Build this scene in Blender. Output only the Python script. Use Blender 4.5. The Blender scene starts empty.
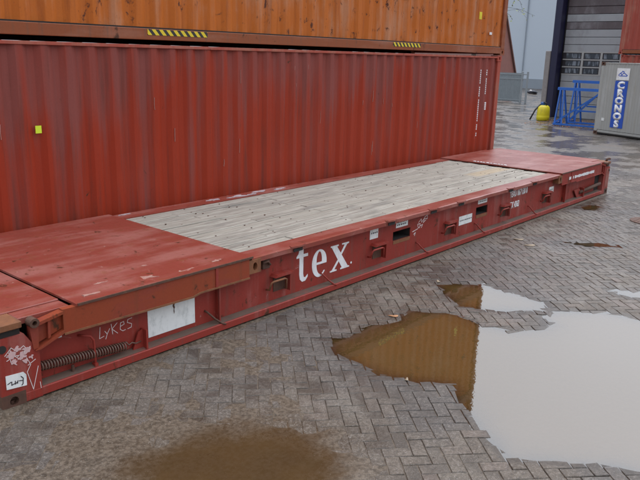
import bpy, bmesh, math, random
from mathutils import Vector, Matrix, noise, geometry
random.seed(7)
PI = math.pi
S = bpy.context.scene
COL = S.collection

# ------------------------------------------------------------------ camera
CP = Vector((-1.926, -4.608, 2.527))
cf = Vector((0.73248, 0.63048, -0.25682)); cr = Vector((0.65709, -0.75342, 0.02448)); cu = Vector((0.17806, 0.18669, 0.96615))
cam = bpy.data.objects.new('camera', bpy.data.cameras.new('camera'))
COL.objects.link(cam)
cam.matrix_world = Matrix(((cr.x, cu.x, -cf.x, CP.x), (cr.y, cu.y, -cf.y, CP.y), (cr.z, cu.z, -cf.z, CP.z), (0, 0, 0, 1)))
cam.data.sensor_width = 36; cam.data.lens = 693.36 / 640 * 36
cam.data.clip_start = .1; cam.data.clip_end = 3000
S.camera = cam
# ------------------------------------------------------------------ sky, sun, exposure
SUN_AZ, SUN_EL = math.radians(8), math.radians(60)
world = bpy.data.worlds.new('World'); S.world = world
world.use_nodes = True
nt = world.node_tree; nt.nodes.clear()
def wn(t, **k):
    n = nt.nodes.new(t)
    for a, b in k.items(): setattr(n, a, b)
    return n
sky = wn('ShaderNodeTexSky', sky_type='NISHITA', sun_disc=False)
sky.sun_elevation = SUN_EL; sky.sun_rotation = PI / 2 - SUN_AZ; sky.dust_density = 6; sky.air_density = 2
tc = wn('ShaderNodeTexCoord'); sep = wn('ShaderNodeSeparateXYZ'); nt.links.new(tc.outputs['Generated'], sep.inputs[0])
def wm(op, a, b=None, c=None):
    n = wn('ShaderNodeMath', operation=op)
    for i, v in enumerate((a, b, c)):
        if v is None: continue
        if isinstance(v, (int, float)): n.inputs[i].default_value = v
        else: nt.links.new(v, n.inputs[i])
    return n.outputs[0]
# overcast luminance (1 + 2 sin e) / 3 with a soft glow where the sun sits behind the cloud
grad = wm('MULTIPLY_ADD', wm('MAXIMUM', sep.outputs[2], 0.0), .55, .45)
dot = wn('ShaderNodeVectorMath', operation='DOT_PRODUCT'); nt.links.new(tc.outputs['Generated'], dot.inputs[0])
dot.inputs[1].default_value = (math.cos(SUN_AZ) * math.cos(SUN_EL), math.sin(SUN_AZ) * math.cos(SUN_EL), math.sin(SUN_EL))
glow = wm('POWER', wm('MAXIMUM', dot.outputs['Value'], 0.0), 3.0)
lum = wm('MULTIPLY', wm('ADD', grad, wm('MULTIPLY', glow, 1.5)), 12.0)
cloud = wn('ShaderNodeTexNoise'); cloud.inputs['Scale'].default_value = 2.2; cloud.inputs['Detail'].default_value = 5
nt.links.new(tc.outputs['Generated'], cloud.inputs['Vector'])
lum = wm('MULTIPLY', lum, wm('MULTIPLY_ADD', cloud.outputs[0], .25, .875))
tint = wn('ShaderNodeMix', data_type='RGBA', blend_type='MULTIPLY'); tint.inputs[0].default_value = 1
tint.inputs[6].default_value = (.84, .90, 1, 1); nt.links.new(lum, tint.inputs[7])
mix = wn('ShaderNodeMix', data_type='RGBA'); mix.inputs[0].default_value = .94
nt.links.new(sky.outputs[0], mix.inputs[6]); nt.links.new(tint.outputs[2], mix.inputs[7])
bg = wn('ShaderNodeBackground'); bg.inputs['Strength'].default_value = .11
wo = wn('ShaderNodeOutputWorld'); nt.links.new(mix.outputs[2], bg.inputs['Color']); nt.links.new(bg.outputs[0], wo.inputs['Surface'])
sl = bpy.data.lights.new('sun', 'SUN'); sl.energy = .8; sl.angle = math.radians(28); sl.color = (1, .97, .92)
sun = bpy.data.objects.new('sun', sl); COL.objects.link(sun)
sd = Vector((math.cos(SUN_AZ) * math.cos(SUN_EL), math.sin(SUN_AZ) * math.cos(SUN_EL), math.sin(SUN_EL)))
sun.rotation_euler = sd.to_track_quat('Z', 'Y').to_euler(); sun.location = sd * 60
vs = S.view_settings
vs.view_transform = 'Standard'; vs.look = 'None'; vs.exposure = 0.3; vs.gamma = 1

# ------------------------------------------------------------------ material kit
class NT:
    def __init__(s, name):
        s.m = bpy.data.materials.new(name); s.m.use_nodes = True
        s.t = s.m.node_tree; s.t.nodes.clear()
        s.out = s.n('ShaderNodeOutputMaterial'); s.p = s.n('ShaderNodeBsdfPrincipled'); s.l(s.p.outputs[0], s.out.inputs[0])
    def n(s, t, **k):
        x = s.t.nodes.new(t)
        for a, b in k.items(): setattr(x, a, b)
        return x
    def l(s, a, b): s.t.links.new(a, b)
    def v(s, sock, val):
        if isinstance(val, (int, float)): sock.default_value = val
        elif isinstance(val, tuple): sock.default_value = val if len(val) == 4 or sock.type != 'RGBA' else val + (1,)
        else: s.l(val, sock)
    def math(s, op, a, b=0, c=0, clamp=False):
        x = s.n('ShaderNodeMath', operation=op, use_clamp=clamp)
        for i, q in enumerate((a, b, c)): s.v(x.inputs[i], q)
        return x.outputs[0]
    def coord(s, which='Object', scale=(1, 1, 1), loc=(0, 0, 0)):
        if which == 'World': o = s.n('ShaderNodeNewGeometry').outputs['Position']
        else: o = s.n('ShaderNodeTexCoord').outputs[which]
        mp = s.n('ShaderNodeMapping'); mp.inputs['Scale'].default_value = scale; mp.inputs['Location'].default_value = loc
        s.l(o, mp.inputs[0]); return mp.outputs[0]
    def noise(s, vec, scale=1, detail=4, rough=.55, dist=0):
        x = s.n('ShaderNodeTexNoise'); s.l(vec, x.inputs['Vector'])
        x.inputs['Scale'].default_value = scale; x.inputs['Detail'].default_value = detail; x.inputs['Roughness'].default_value = rough; x.inputs['Distortion'].default_value = dist
        return x.outputs[0]
    def ramp(s, f, a, b):
        x = s.n('ShaderNodeMapRange', interpolation_type='SMOOTHSTEP'); s.v(x.inputs[0], f); x.inputs[1].default_value = a; x.inputs[2].default_value = b
        return x.outputs[0]
    def mix(s, f, a, b, bt='MIX'):
        x = s.n('ShaderNodeMix', data_type='RGBA', blend_type=bt); s.v(x.inputs[0], f); s.v(x.inputs[6], a); s.v(x.inputs[7], b)
        return x.outputs[2]
    def bump(s, h, strength=.3, dist=.01):
        x = s.n('ShaderNodeBump'); x.inputs['Strength'].default_value = strength; x.inputs['Distance'].default_value = dist; s.l(h, x.inputs['Height'])
        s.l(x.outputs[0], s.p.inputs['Normal'])
    def fin(s, col, rough=.5, metal=0, spec=None):
        s.v(s.p.inputs['Base Color'], col); s.v(s.p.inputs['Roughness'], rough); s.p.inputs['Metallic'].default_value = metal
        if spec is not None: s.p.inputs['Specular IOR Level'].default_value = spec
        return s.m

def paint(name, base, faded, rust=(.07, .026, .012), rough=.5, fade=.5, rustiness=.5, dirt=(.1, .075, .055), streak=(9, 9, .55), top_fade=None, chips=None):
    k = NT(name)
    st = k.noise(k.coord('Object', streak), 1, 5, .6)
    bl = k.noise(k.coord('Object', (.9, .9, .9), (3, 1, 7)), 1.6, 5, .6)
    f = k.math('ADD', k.math('MULTIPLY', st, .55), k.math('MULTIPLY', bl, .45))
    if top_fade:
        sx = k.n('ShaderNodeSeparateXYZ'); k.l(k.coord('Object'), sx.inputs[0])
        blk = k.noise(k.coord('Object', (.62, .05, .06), (1.3, 0, 4)), 1, 3, .55)
        jag = k.noise(k.coord('Object', (6, .2, .8), (1, 0, 4)), 1, 4, .6)
        zz = k.math('ADD', sx.outputs[2], k.math('ADD', k.math('MULTIPLY', k.math('SUBTRACT', blk, .5), top_fade[2]), k.math('MULTIPLY', k.math('SUBTRACT', jag, .5), .9)))
        f = k.math('ADD', k.math('MULTIPLY', k.math('SUBTRACT', st, .5), 3.2), k.ramp(zz, top_fade[0], top_fade[1]), clamp=True)
        fm = k.math('MULTIPLY_ADD', k.ramp(f, .0, 1.), .75, k.math('MULTIPLY', k.ramp(st, .45, .62), .2))
    else:
        fm = k.ramp(f, .62 - .3 * fade, .8 - .3 * fade)
    c = k.mix(fm, base, faded)
    c = k.mix(k.math('MULTIPLY', k.ramp(k.noise(k.coord('Object', (14, 14, .8), (5, 5, 5)), 1, 6, .65), .5, .75), .55), c, dirt)
    rn = k.noise(k.coord('Object', (1, 1, .7), (9, 2, 3)), 7, 9, .7, .4)
    c = k.mix(k.ramp(rn, .66 - .08 * rustiness, .72 - .06 * rustiness), c, rust)
    if chips:
        cn = k.noise(k.coord('Object', (1, 1, 1), (2, 8, 3)), 9, 10, .75, .8)
        c = k.mix(k.math('MULTIPLY', k.ramp(cn, .63, .67), .75), c, chips)
    fine = k.noise(k.coord('Object'), 60, 4, .6)
    c = k.mix(.12, c, k.mix(fine, (0, 0, 0), (1, 1, 1)), 'OVERLAY')
    k.bump(k.math('ADD', rn, k.math('MULTIPLY', bl, 1.5)), .35, .006)
    return k.fin(c, k.math('MULTIPLY_ADD', rn, .25, rough - .1), spec=.28)

def plain(name, col, rough=.5, var=.25, scale=12, metal=0, dirt=None, dirtamt=.5, bump=.15):
    k = NT(name)
    n1 = k.noise(k.coord('Object'), scale, 6, .65)
    d = tuple(x * (1 - var) for x in col); e = tuple(min(1, x * (1 + var)) for x in col)
    c = k.mix(n1, d, e)
    if dirt: c = k.mix(k.math('MULTIPLY', k.ramp(k.noise(k.coord('Object', (1, 1, .5), (4, 4, 4)), scale * .4, 7, .7), .48, .68), dirtamt), c, dirt)
    if bump: k.bump(n1, bump, .004)
    return k.fin(c, k.math('MULTIPLY_ADD', n1, .2, rough - .1), metal)

M = {}
M['rack'] = paint('rack_red_paint', (.255, .032, .022), (.30, .085, .07), fade=.42, rustiness=.75, rough=.5, dirt=(.13, .06, .045), chips=(.36, .17, .15))
M['rack_top'] = paint('rack_top_worn_paint', (.225, .046, .032), (.30, .108, .088), fade=.6, rustiness=.8, rough=.32, streak=(.9, 5, 5), chips=(.42, .27, .23), dirt=(.20, .07, .03))
M['rack_orange'] = paint('rack_primer_orange', (.255, .047, .018), (.23, .042, .028), fade=.6, rustiness=.9, rough=.55, streak=(1, 6, 6), dirt=(.17, .05, .02))
M['rust'] = plain('rusty_iron', (.085, .038, .024), .75, .55, 18, dirt=(.16, .075, .04), bump=.6)
M['rust_bright'] = plain('bright_rust', (.2, .075, .03), .75, .5, 18, dirt=(.06, .03, .02), bump=.6)
M['ledge'] = plain('ledge_grime', (.10, .062, .045), .8, .4, 9, dirt=(.21, .06, .045), dirtamt=.7)
M['dark'] = plain('dark_grime', (.02, .016, .014), .85, .3)  # near-black: shade painted into gaps, holes and pockets; also dark sills and floors
M['red'] = paint('container_red_paint', (.295, .027, .007), (.22, .056, .045), fade=.6, rustiness=.12, rough=.55, top_fade=(1.4, 2.5, 5.), dirt=(.12, .03, .02), chips=None, streak=(6, 6, .3))
M['red_post'] = paint('red_post_paint', (.36, .07, .045), (.36, .12, .08), fade=.6, rustiness=.5)
M['orange'] = paint('container_orange_paint', (.46, .118, .013), (.46, .19, .09), rust=(.09, .026, .012), fade=.5, rustiness=1.1, dirt=(.22, .05, .012), rough=.55, streak=(7, 7, .5))
M['orange_rail'] = paint('orange_rail_paint', (.25, .068, .024), (.29, .11, .062), fade=.5, rustiness=.9, streak=(.8, 6, 6))
M['red2'] = paint('old_red_container_paint', (.32, .06, .04), (.36, .13, .09), fade=.5, rustiness=.35)
M['grey_box'] = paint('grey_container_paint', (.335, .33, .31), (.39, .385, .37), rust=(.12, .07, .04), fade=.5, rustiness=.05, dirt=(.3, .27, .22))
M['white'] = plain('white_marking', (.78, .77, .77), .55, .1, 20, dirt=(.5, .42, .4), dirtamt=.5, bump=0)
M['placard'] = plain('white_placard', (.74, .74, .72), .5, .08, 30, dirt=(.42, .44, .42), dirtamt=.6, bump=0)
M['chalk'] = plain('chalk', (.55, .36, .35), .9, .3, 40, bump=0)
M['chalk_white'] = plain('white_chalk', (.72, .62, .6), .9, .2, 40, bump=0)
M['flake'] = plain('lilac_grey_undercoat', (.42, .37, .39), .7, .4, 30, dirt=(.25, .09, .07), dirtamt=.9)
M['flake_pink'] = plain('pale_worn_paint', (.36, .20, .165), .6, .4, 40, dirt=(.25, .06, .045), dirtamt=1.)
M['scratch'] = plain('scraped_paint', (.36, .17, .14), .8, .3, 40, bump=0)
M['grit'] = plain('pale_grit', (.20, .165, .135), .8, .6, 9, bump=0)
M['ink'] = plain('dark_print', (.05, .04, .045), .6, .2, 20, bump=0)
M['lime'] = plain('lime_sticker', (.62, .78, .03), .5, .08, 20, bump=0)
M['steel'] = plain('dull_spring_steel', (.13, .07, .05), .5, .5, 25, dirt=(.09, .035, .02), dirtamt=.7)
M['blue_band'] = plain('blue_band', (.012, .07, .42), .5, .08, 10, bump=0)
M['blue_paint'] = plain('blue_trestle_paint', (.02, .13, .5), .45, .2, 6, dirt=(.06, .1, .2), dirtamt=.4)
M['pillar'] = plain('dark_blue_cladding', (.012, .012, .045), .45, .2, 3)
M['door_panel'] = plain('pale_door_panel', (.33, .345, .36), .45, .08, 2, dirt=(.14, .12, .12), dirtamt=.35)
M['door_stain'] = plain('sooted_door_panel', (.10, .08, .085), .5, .4, 2, dirt=(.3, .3, .32), dirtamt=.5)  # dark colour carries the recess shade on the upper door panels
M['door_frame'] = plain('grey_door_frame', (.36, .36, .35), .5, .1, 3)
M['recess'] = plain('dark_reveal', (.03, .028, .035), .7, .2, 3)
M['brick_wall'] = plain('weathered_plinth_brick', (.27, .25, .24), .8, .25, 8)
M['clad'] = plain('pale_warehouse_cladding', (.50, .565, .63), .5, .03, .5, bump=0)
M['clad_low'] = plain('warehouse_plinth', (.27, .31, .35), .6, .08, 1)
M['galv'] = plain('galvanised_steel', (.27, .295, .31), .5, .15, 6)
M['mesh_infill'] = plain('grey_fence_pales', (.22, .25, .265), .6, .2, 5)
M['shed'] = plain('brown_red_brick', (.25, .105, .085), .85, .25, 3)
M['roof_tile'] = plain('roof_tile', (.16, .08, .065), .8, .3, 3)
M['yellow'] = plain('yellow_plastic', (.78, .66, .02), .45, .12, 6, dirt=(.4, .3, .05), dirtamt=.4)
M['black'] = plain('black_rubber', (.02, .02, .023), .6, .3)
M['slate'] = plain('slate_tarpaulin', (.055, .06, .075), .7, .3)
M['blue_cap'] = plain('blue_plastic', (.03, .1, .3), .5, .15)
M['leaf'] = plain('dry_leaf', (.42, .2, .09), .7, .3, 30)
M['leaf_pale'] = plain('pale_scrap', (.30, .23, .16), .7, .2, 30)
M['bark'] = plain('bark', (.07, .055, .045), .9, .4, 14, bump=.6)
M['foliage'] = plain('spring_leaf', (.19, .22, .035), .6, .4, 1.5, bump=0)
M['glass'] = None
k = NT('dark_pane_glass'); n1 = k.noise(k.coord('Object', (1, 3.2, .6)), 2.2, 2)
M['glass'] = k.fin(k.mix(k.ramp(n1, .45, .6), (.03, .04, .055), (.2, .23, .27)), .12, 0)
# hazard tape: black and yellow bars, flat print
k = NT('hazard_tape'); wv = k.n('ShaderNodeSeparateXYZ'); k.l(k.coord('Object'), wv.inputs[0])
ph = k.math('ADD', wv.outputs[0], k.math('MULTIPLY', wv.outputs[2], .9))
fr = k.math('FRACT', k.math('MULTIPLY', ph, 9.5))
M['hazard'] = k.fin(k.mix(k.math('GREATER_THAN', fr, .5), (.7, .52, .02), (.025, .02, .018)), .5)
# weathered decking plank
k = NT('weathered_plank'); 
oi = k.n('ShaderNodeObjectInfo').outputs['Random']
vec = k.coord('Object', (.8, 16, 16))
g = k.noise(vec, 1.6, 8, .7, .6); b2 = k.noise(k.coord('World', (1, 3, 1)), 1.3, 5, .6)
cr_ = k.noise(k.coord('Object', (1.6, 60, 60)), 1, 3, .5)
c = k.mix(k.ramp(g, .3, .7), (.18, .158, .13), (.43, .40, .345)); c = k.mix(k.math('MULTIPLY', oi, .65), c, (.33, .30, .25))
c = k.mix(k.ramp(cr_, .62, .70), c, (.10, .06, .045))
c = k.mix(k.math('MULTIPLY', k.ramp(b2, .52, .72), .6), c, (.15, .14, .125))
sx = k.n('ShaderNodeSeparateXYZ'); k.l(k.coord('World'), sx.inputs[0])
yl = k.math('MULTIPLY', k.math('MULTIPLY', k.ramp(sx.outputs[0], 8.35, 8.6), k.ramp(sx.outputs[0], 9.74, 9.6)),
            k.math('MULTIPLY', k.ramp(sx.outputs[1], .86, .93), k.ramp(sx.outputs[1], 1.2, 1.12)))
c = k.mix(k.math('MULTIPLY', yl, k.math('MULTIPLY_ADD', g, .7, .0)), c, (.48, .33, .15))
k.bump(k.math('SUBTRACT', g, cr_), .5, .008); M['plank'] = k.fin(c, .75)

def paver_mat(name, grid=False):
    k = NT(name)
    W = k.coord('World')
    at = k.n('ShaderNodeAttribute', attribute_name='tint').outputs['Fac'] if not grid else k.noise(W, 4.5, 2)
    big = k.noise(W, .55, 4, .6); mid = k.noise(W, 2.2, 5, .65, .4); fine = k.noise(W, 38, 8, .8); grit = k.noise(W, 130, 3, .6)
    c = k.mix(at, (.084, .064, .047), (.112, .086, .065))
    c = k.mix(k.math('MULTIPLY', k.ramp(at, .8, 1.), .35), c, (.155, .105, .09))
    c = k.mix(k.math('MULTIPLY', k.ramp(mid, .5, .68), .45), c, (.175, .148, .118))     # pale sand dried on
    c = k.mix(k.math('MULTIPLY', k.ramp(big, .48, .6), .55), c, (.062, .056, .056))      # dark oily tracks
    # rust-brown silt washed from under the rack corner
    sx = k.n('ShaderNodeSeparateXYZ'); k.l(W, sx.inputs[0])
    dx = k.math('SUBTRACT', sx.outputs[0], .55); dy = k.math('SUBTRACT', sx.outputs[1], -1.75)
    d = k.math('SQRT', k.math('ADD', k.math('MULTIPLY', dx, dx), k.math('MULTIPLY', k.math('MULTIPLY', dy, dy), 1.3)))
    silt = k.ramp(k.math('ADD', d, k.math('MULTIPLY', k.math('SUBTRACT', mid, .5), 1.1)), 1.2, .5)
    c = k.mix(k.math('MULTIPLY', silt, .9), c, (.058, .035, .015))
    near = k.math('MULTIPLY', k.ramp(sx.outputs[0], 2.0, .2), k.ramp(mid, .3, .6))
    c = k.mix(k.math('MULTIPLY', near, .6), c, (.105, .078, .054))
    c = k.mix(k.math('MULTIPLY', k.ramp(fine, .51, .60), .35), c, (.27, .235, .205))
    c = k.mix(k.math('MULTIPLY', k.ramp(fine, .49, .40), .55), c, (.03, .025, .022))
    c = k.mix(k.math('MULTIPLY', k.ramp(grit, .6, .66), .45), c, (.38, .35, .33))
    wet = k.ramp(k.noise(k.coord('World', (1, 1, 1), (7, 3, 0)), .8, 4, .6), .42, .56)
    if not grid: h = k.math('ADD', fine, k.math('MULTIPLY', grit, .6)); k.bump(h, .6, .007)
    else: k.bump(k.math('ADD', fine, mid), .3, .01)
    damp = k.ramp(k.math('ADD', sx.outputs[2], k.math('MULTIPLY', k.math('SUBTRACT', mid, .5), .008)), .0036, -.0004) if not grid else 0.0
    if not grid: c = k.mix(k.math('MULTIPLY', damp, .75), c, k.mix(.6, c, (.02, .014, .009)))
    r = k.math('SUBTRACT', k.math('MULTIPLY_ADD', fine, .3, .5), k.math('MULTIPLY', k.math('MULTIPLY', wet, k.ramp(sx.outputs[0], 1.5, 5.0)), .52))
    r = k.math('MAXIMUM', k.math('SUBTRACT', r, k.math('ADD', k.math('MULTIPLY', damp, .3), k.math('MULTIPLY', silt, .25))), .1)
    if grid: c = k.mix(1.0, c, (.84, .85, .89), 'MULTIPLY')
    k.fin(c, r)
    return k.m
M['brick'] = paver_mat('wet_brown_paving_brick'); M['yard'] = paver_mat('wet_yard_surface', True)
k = NT('brown_silt'); W = k.coord('World'); f1 = k.noise(W, 30, 8, .7); f2 = k.noise(W, 2.5, 4)
c = k.mix(k.ramp(f1, .36, .64), (.03, .022, .015), (.15, .118, .09)); c = k.mix(k.math('MULTIPLY', f2, .6), c, (.075, .042, .015)); c = k.mix(k.math('MULTIPLY', k.ramp(k.noise(W, 110, 3, .6), .62, .7), .6), c, (.34, .31, .28)); sx = k.n('ShaderNodeSeparateXYZ'); k.l(W, sx.inputs[0])
dx = k.math('SUBTRACT', sx.outputs[0], .5); dy = k.math('SUBTRACT', sx.outputs[1], -1.85)
d = k.math('SQRT', k.math('ADD', k.math('MULTIPLY', dx, dx), k.math('MULTIPLY', k.math('MULTIPLY', dy, dy), 1.5)))
pool = k.ramp(k.math('ADD', d, k.math('MULTIPLY', k.math('SUBTRACT', k.noise(W, 2.6, 5), .5), .8)), 1.05, .5)
c = k.mix(k.math('MULTIPLY', pool, .9), c, k.mix(f2, (.036, .022, .010), (.072, .043, .016)))
k.bump(k.math('MULTIPLY', f1, k.math('SUBTRACT', 1.0, k.math('MULTIPLY', pool, .93))), .6, .006)
M['silt'] = k.fin(c, k.math('MULTIPLY_ADD', pool, -.44, .6))
# murky rain water
k = NT('murky_rain_water'); W = k.coord('World')
k.t.nodes.remove(k.p)
fz = k.n('ShaderNodeFresnel'); fz.inputs['IOR'].default_value = 1.95
gl = k.n('ShaderNodeBsdfGlossy'); gl.inputs['Roughness'].default_value = .015; gl.inputs['Color'].default_value = (1, 1, 1, 1)
tr = k.n('ShaderNodeBsdfTransparent'); tr.inputs['Color'].default_value = (.86, .76, .60, 1)
df = k.n('ShaderNodeBsdfDiffuse'); df.inputs['Color'].default_value = (.088, .052, .017, 1)
m1 = k.n('ShaderNodeMixShader'); k.l(k.n('ShaderNodeAttribute', attribute_name='murk').outputs['Fac'], m1.inputs[0]); k.l(tr.outputs[0], m1.inputs[1]); k.l(df.outputs[0], m1.inputs[2])
m2 = k.n('ShaderNodeMixShader'); k.l(fz.outputs[0], m2.inputs[0]); k.l(m1.outputs[0], m2.inputs[1]); k.l(gl.outputs[0], m2.inputs[2])
bp_ = k.n('ShaderNodeBump'); bp_.inputs['Strength'].default_value = .09; bp_.inputs['Distance'].default_value = .004; k.l(k.noise(W, 14, 3), bp_.inputs['Height'])
k.l(bp_.outputs[0], gl.inputs['Normal']); k.l(m2.outputs[0], k.out.inputs[0]); M['water'] = k.m

# ------------------------------------------------------------------ geometry kit
class MB:
    def __init__(s): s.v = []; s.f = []
    def add(s, vs, fs):
        o = len(s.v); s.v += [tuple(x) for x in vs]; s.f += [tuple(i + o for i in f) for f in fs]; return s
    def box(s, x0, x1, y0, y1, z0, z1, b=0):
        if b <= 0:
            return s.add([(x0, y0, z0), (x1, y0, z0), (x1, y1, z0), (x0, y1, z0), (x0, y0, z1), (x1, y0, z1), (x1, y1, z1), (x0, y1, z1)],
                         [(0, 3, 2, 1), (4, 5, 6, 7), (0, 1, 5, 4), (1, 2, 6, 5), (2, 3, 7, 6), (3, 0, 4, 7)])
        bm = bmesh.new(); bmesh.ops.create_cube(bm, size=1)
        for v in bm.verts: v.co = ((x0 + x1) / 2 + v.co.x * (x1 - x0), (y0 + y1) / 2 + v.co.y * (y1 - y0), (z0 + z1) / 2 + v.co.z * (z1 - z0))
        bmesh.ops.bevel(bm, geom=bm.edges[:], offset=b, segments=1, affect='EDGES')
        return s.frombm(bm)
    def frombm(s, bm):
        bm.verts.index_update(); s.add([v.co[:] for v in bm.verts], [[v.index for v in f.verts] for f in bm.faces]); bm.free(); return s
    def prism(s, poly, axis, a, b):
        # poly: 2-D outline, extruded along axis from a to b. axis 'x': (y,z)  'y': (x,z)  'z': (x,y)
        def P(p, t): return {'x': (t, p[0], p[1]), 'y': (p[0], t, p[1]), 'z': (p[0], p[1], t)}[axis]
        n = len(poly); vs = [P(p, a) for p in poly] + [P(p, b) for p in poly]
        tri = geometry.tessellate_polygon([[Vector((p[0], p[1], 0)) for p in poly]])
        fs = [t for t in tri] + [tuple(i + n for i in t[::-1]) for t in tri] + [(i, (i + 1) % n, (i + 1) % n + n, i + n) for i in range(n)]
        return s.add(vs, fs)
    def tube(s, pts, r, seg=8, r2=None):
        pts = [Vector(p) for p in pts]; n = len(pts); vs = []; fs = []
        up = None
        for i, p in enumerate(pts):
            t = (pts[min(i + 1, n - 1)] - pts[max(i - 1, 0)]).normalized()
            if up is None: up = t.orthogonal().normalized()
            up = (up - t * up.dot(t)).normalized(); w = t.cross(up)
            rr = r if r2 is None else r + (r2 - r) * i / (n - 1)
            for j in range(seg):
                a = 2 * PI * j / seg; vs.append(p + (up * math.cos(a) + w * math.sin(a)) * rr)
        for i in range(n - 1):
            for j in range(seg): fs.append((i * seg + j, i * seg + (j + 1) % seg, (i + 1) * seg + (j + 1) % seg, (i + 1) * seg + j))
        fs.append(tuple(range(seg - 1, -1, -1))); fs.append(tuple((n - 1) * seg + j for j in range(seg)))
        return s.add(vs, fs)
    def bar(s, a, b, w, h=None):
        a = Vector(a); b = Vector(b); h = h or w; t = (b - a).normalized()
        u = t.cross(Vector((0, 0, 1)));  u = u.normalized() if u.length > .01 else Vector((1, 0, 0)); v = u.cross(t)
        vs = [p + u * (sx * w / 2) + v * (sy * h / 2) for p in (a, b) for sx, sy in ((-1, -1), (1, -1), (1, 1), (-1, 1))]
        return s.add(vs, [(0, 1, 2, 3), (7, 6, 5, 4), (0, 4, 5, 1), (1, 5, 6, 2), (2, 6, 7, 3), (3, 7, 4, 0)])
    def lathe(s, prof, c=(0, 0, 0), seg=20, axis='z'):
        vs = []; fs = []; n = len(prof)
        for r, z in prof:
            for j in range(seg):
                a = 2 * PI * j / seg; p = (r * math.cos(a), r * math.sin(a), z)
                if axis == 'y': p = (p[0], p[2], p[1])
                vs.append((c[0] + p[0], c[1] + p[1], c[2] + p[2]))
        for i in range(n - 1):
            for j in range(seg): fs.append((i * seg + j, i * seg + (j + 1) % seg, (i + 1) * seg + (j + 1) % seg, (i + 1) * seg + j))
        fs.append(tuple(range(seg - 1, -1, -1))); fs.append(tuple((n - 1) * seg + j for j in range(seg)))
        return s.add(vs, fs)
    def ribbon(s, pts, w, y, th=.0015):
        # a chalk or paint stroke lying on the plane y, pts are (x, z)
        for (a, b) in zip(pts, pts[1:]):
            d = Vector((b[0] - a[0], b[1] - a[1])); 
            if d.length < 1e-5: continue
            d.normalize(); nx, nz = -d.y * w / 2, d.x * w / 2; ex, ez = d.x * w * .3, d.y * w * .3
            q = [(a[0] - ex + nx, a[1] - ez + nz), (b[0] + ex + nx, b[1] + ez + nz), (b[0] + ex - nx, b[1] + ez - nz), (a[0] - ex - nx, a[1] - ez - nz)]
            s.prism(q, 'y', y - th, y)
            y -= .00013
        return s
    def build(s, name, mat, parent=None, smooth=False, fix=True):
        me = bpy.data.meshes.new(name); me.from_pydata(s.v, [], s.f)
        if fix:
            bm = bmesh.new(); bm.from_mesh(me); bmesh.ops.recalc_face_normals(bm, faces=bm.faces[:]); bm.to_mesh(me); bm.free()
        if mat: me.materials.append(M[mat] if isinstance(mat, str) else mat)
        if smooth: me.shade_smooth()
        o = bpy.data.objects.new(name, me); COL.objects.link(o)
        if parent: o.parent = parent
        return o
def thing(name, label, cat, loc=(0, 0, 0), rz=0, group=None):
    o = bpy.data.objects.new(name, None); COL.objects.link(o); o.location = loc; o.rotation_euler = (0, 0, rz)
    o.empty_display_size = .2
    return tag(o, label, cat, group)
def tag(o, label, cat, group=None):
    o['label'] = label; o['category'] = cat
    if group: o['group'] = group
    return o
def structure(o): o['kind'] = 'structure'; return o
def stuff(o): o['kind'] = 'stuff'; return o
def copy_tree(o, parent=None):
    kids = list(o.children); c = o.copy(); COL.objects.link(c)
    if parent: c.parent = parent
    for ch in kids: copy_tree(ch, c)
    return c
def text(name, s, size, x, z, y, mat, parent, bold=0, ax=1.0, th=.002, spacing=1.0, slant=0, align='LEFT'):
    cu_ = bpy.data.curves.new(name, 'FONT'); cu_.body = s; cu_.size = size; cu_.offset = bold; cu_.space_character = spacing; cu_.shear = slant; cu_.align_x = align; cu_.resolution_u = 3
    t = bpy.data.objects.new(name, cu_); COL.objects.link(t)
    dg = bpy.context.evaluated_depsgraph_get(); me = bpy.data.meshes.new_from_object(t.evaluated_get(dg))
    bpy.data.objects.remove(t)
    bm = bmesh.new(); bm.from_mesh(me)
    r = bmesh.ops.extrude_face_region(bm, geom=bm.faces[:])
    for e in r['geom']:
        if isinstance(e, bmesh.types.BMVert): e.co.z += th
    for v in bm.verts: v.co = Vector((x + v.co.x * ax, y - v.co.z, z + v.co.y))
    bmesh.ops.recalc_face_normals(bm, faces=bm.faces[:]); bm.to_mesh(me); bm.free(); me.name = name
    me.materials.clear(); me.materials.append(M[mat])
    o = bpy.data.objects.new(name, me); COL.objects.link(o); o.parent = parent
    return o

# ------------------------------------------------------------------ puddles and paving
PUD = [
 [(2.64, -.78), (2.83, -.91), (3.17, -.87), (3.54, -.98), (3.82, -.86), (3.89, -1.02), (4.06, -1.27), (4.01, -1.64), (4.05, -1.91), (4.31, -2.13), (4.52, -2.16), (4.64, -2.01), (4.85, -2.06), (5.19, -2.4), (5.26, -2.76), (5.33, -3.21), (4.9, -3.9), (4.0, -4.3), (2.9, -4.15), (2.64, -3.85), (2.46, -3.62), (2.37, -3.45), (2.17, -3.18), (2.0, -2.93), (2.15, -2.59), (2.3, -2.48), (2.46, -2.31), (2.64, -2.09), (2.6, -1.97), (2.47, -1.73), (2.41, -1.57), (2.41, -1.37), (2.44, -1.11)],
 [(4.79, -.62), (5.15, -1.08), (5.14, -1.37), (5.07, -1.82), (4.83, -1.94), (4.56, -1.69), (4.4, -1.5), (4.25, -1.21), (4.59, -.87)],
 [(7.73, -.82), (8.11, -1.33), (8.18, -1.63), (8.06, -1.66), (7.77, -1.24)],
 [(-.45, -1.55), (-.1, -1.35), (.34, -1.2), (.70, -1.3), (.92, -1.5), (1.02, -1.76), (1.04, -2.03), (.9, -2.25), (.5, -2.5), (-.3, -2.2)],
 [(10.45, .39 - .45), (10.88, -.1), (10.85, -.45), (10.39, -.47), (10.29, -.25)],
 [(6.02, -2.15), (6.32, -2.49), (6.2, -2.75), (5.93, -2.65), (5.93, -2.40)]]
DEEP = [.03, .022, .012, .007, .012, .016]
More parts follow.
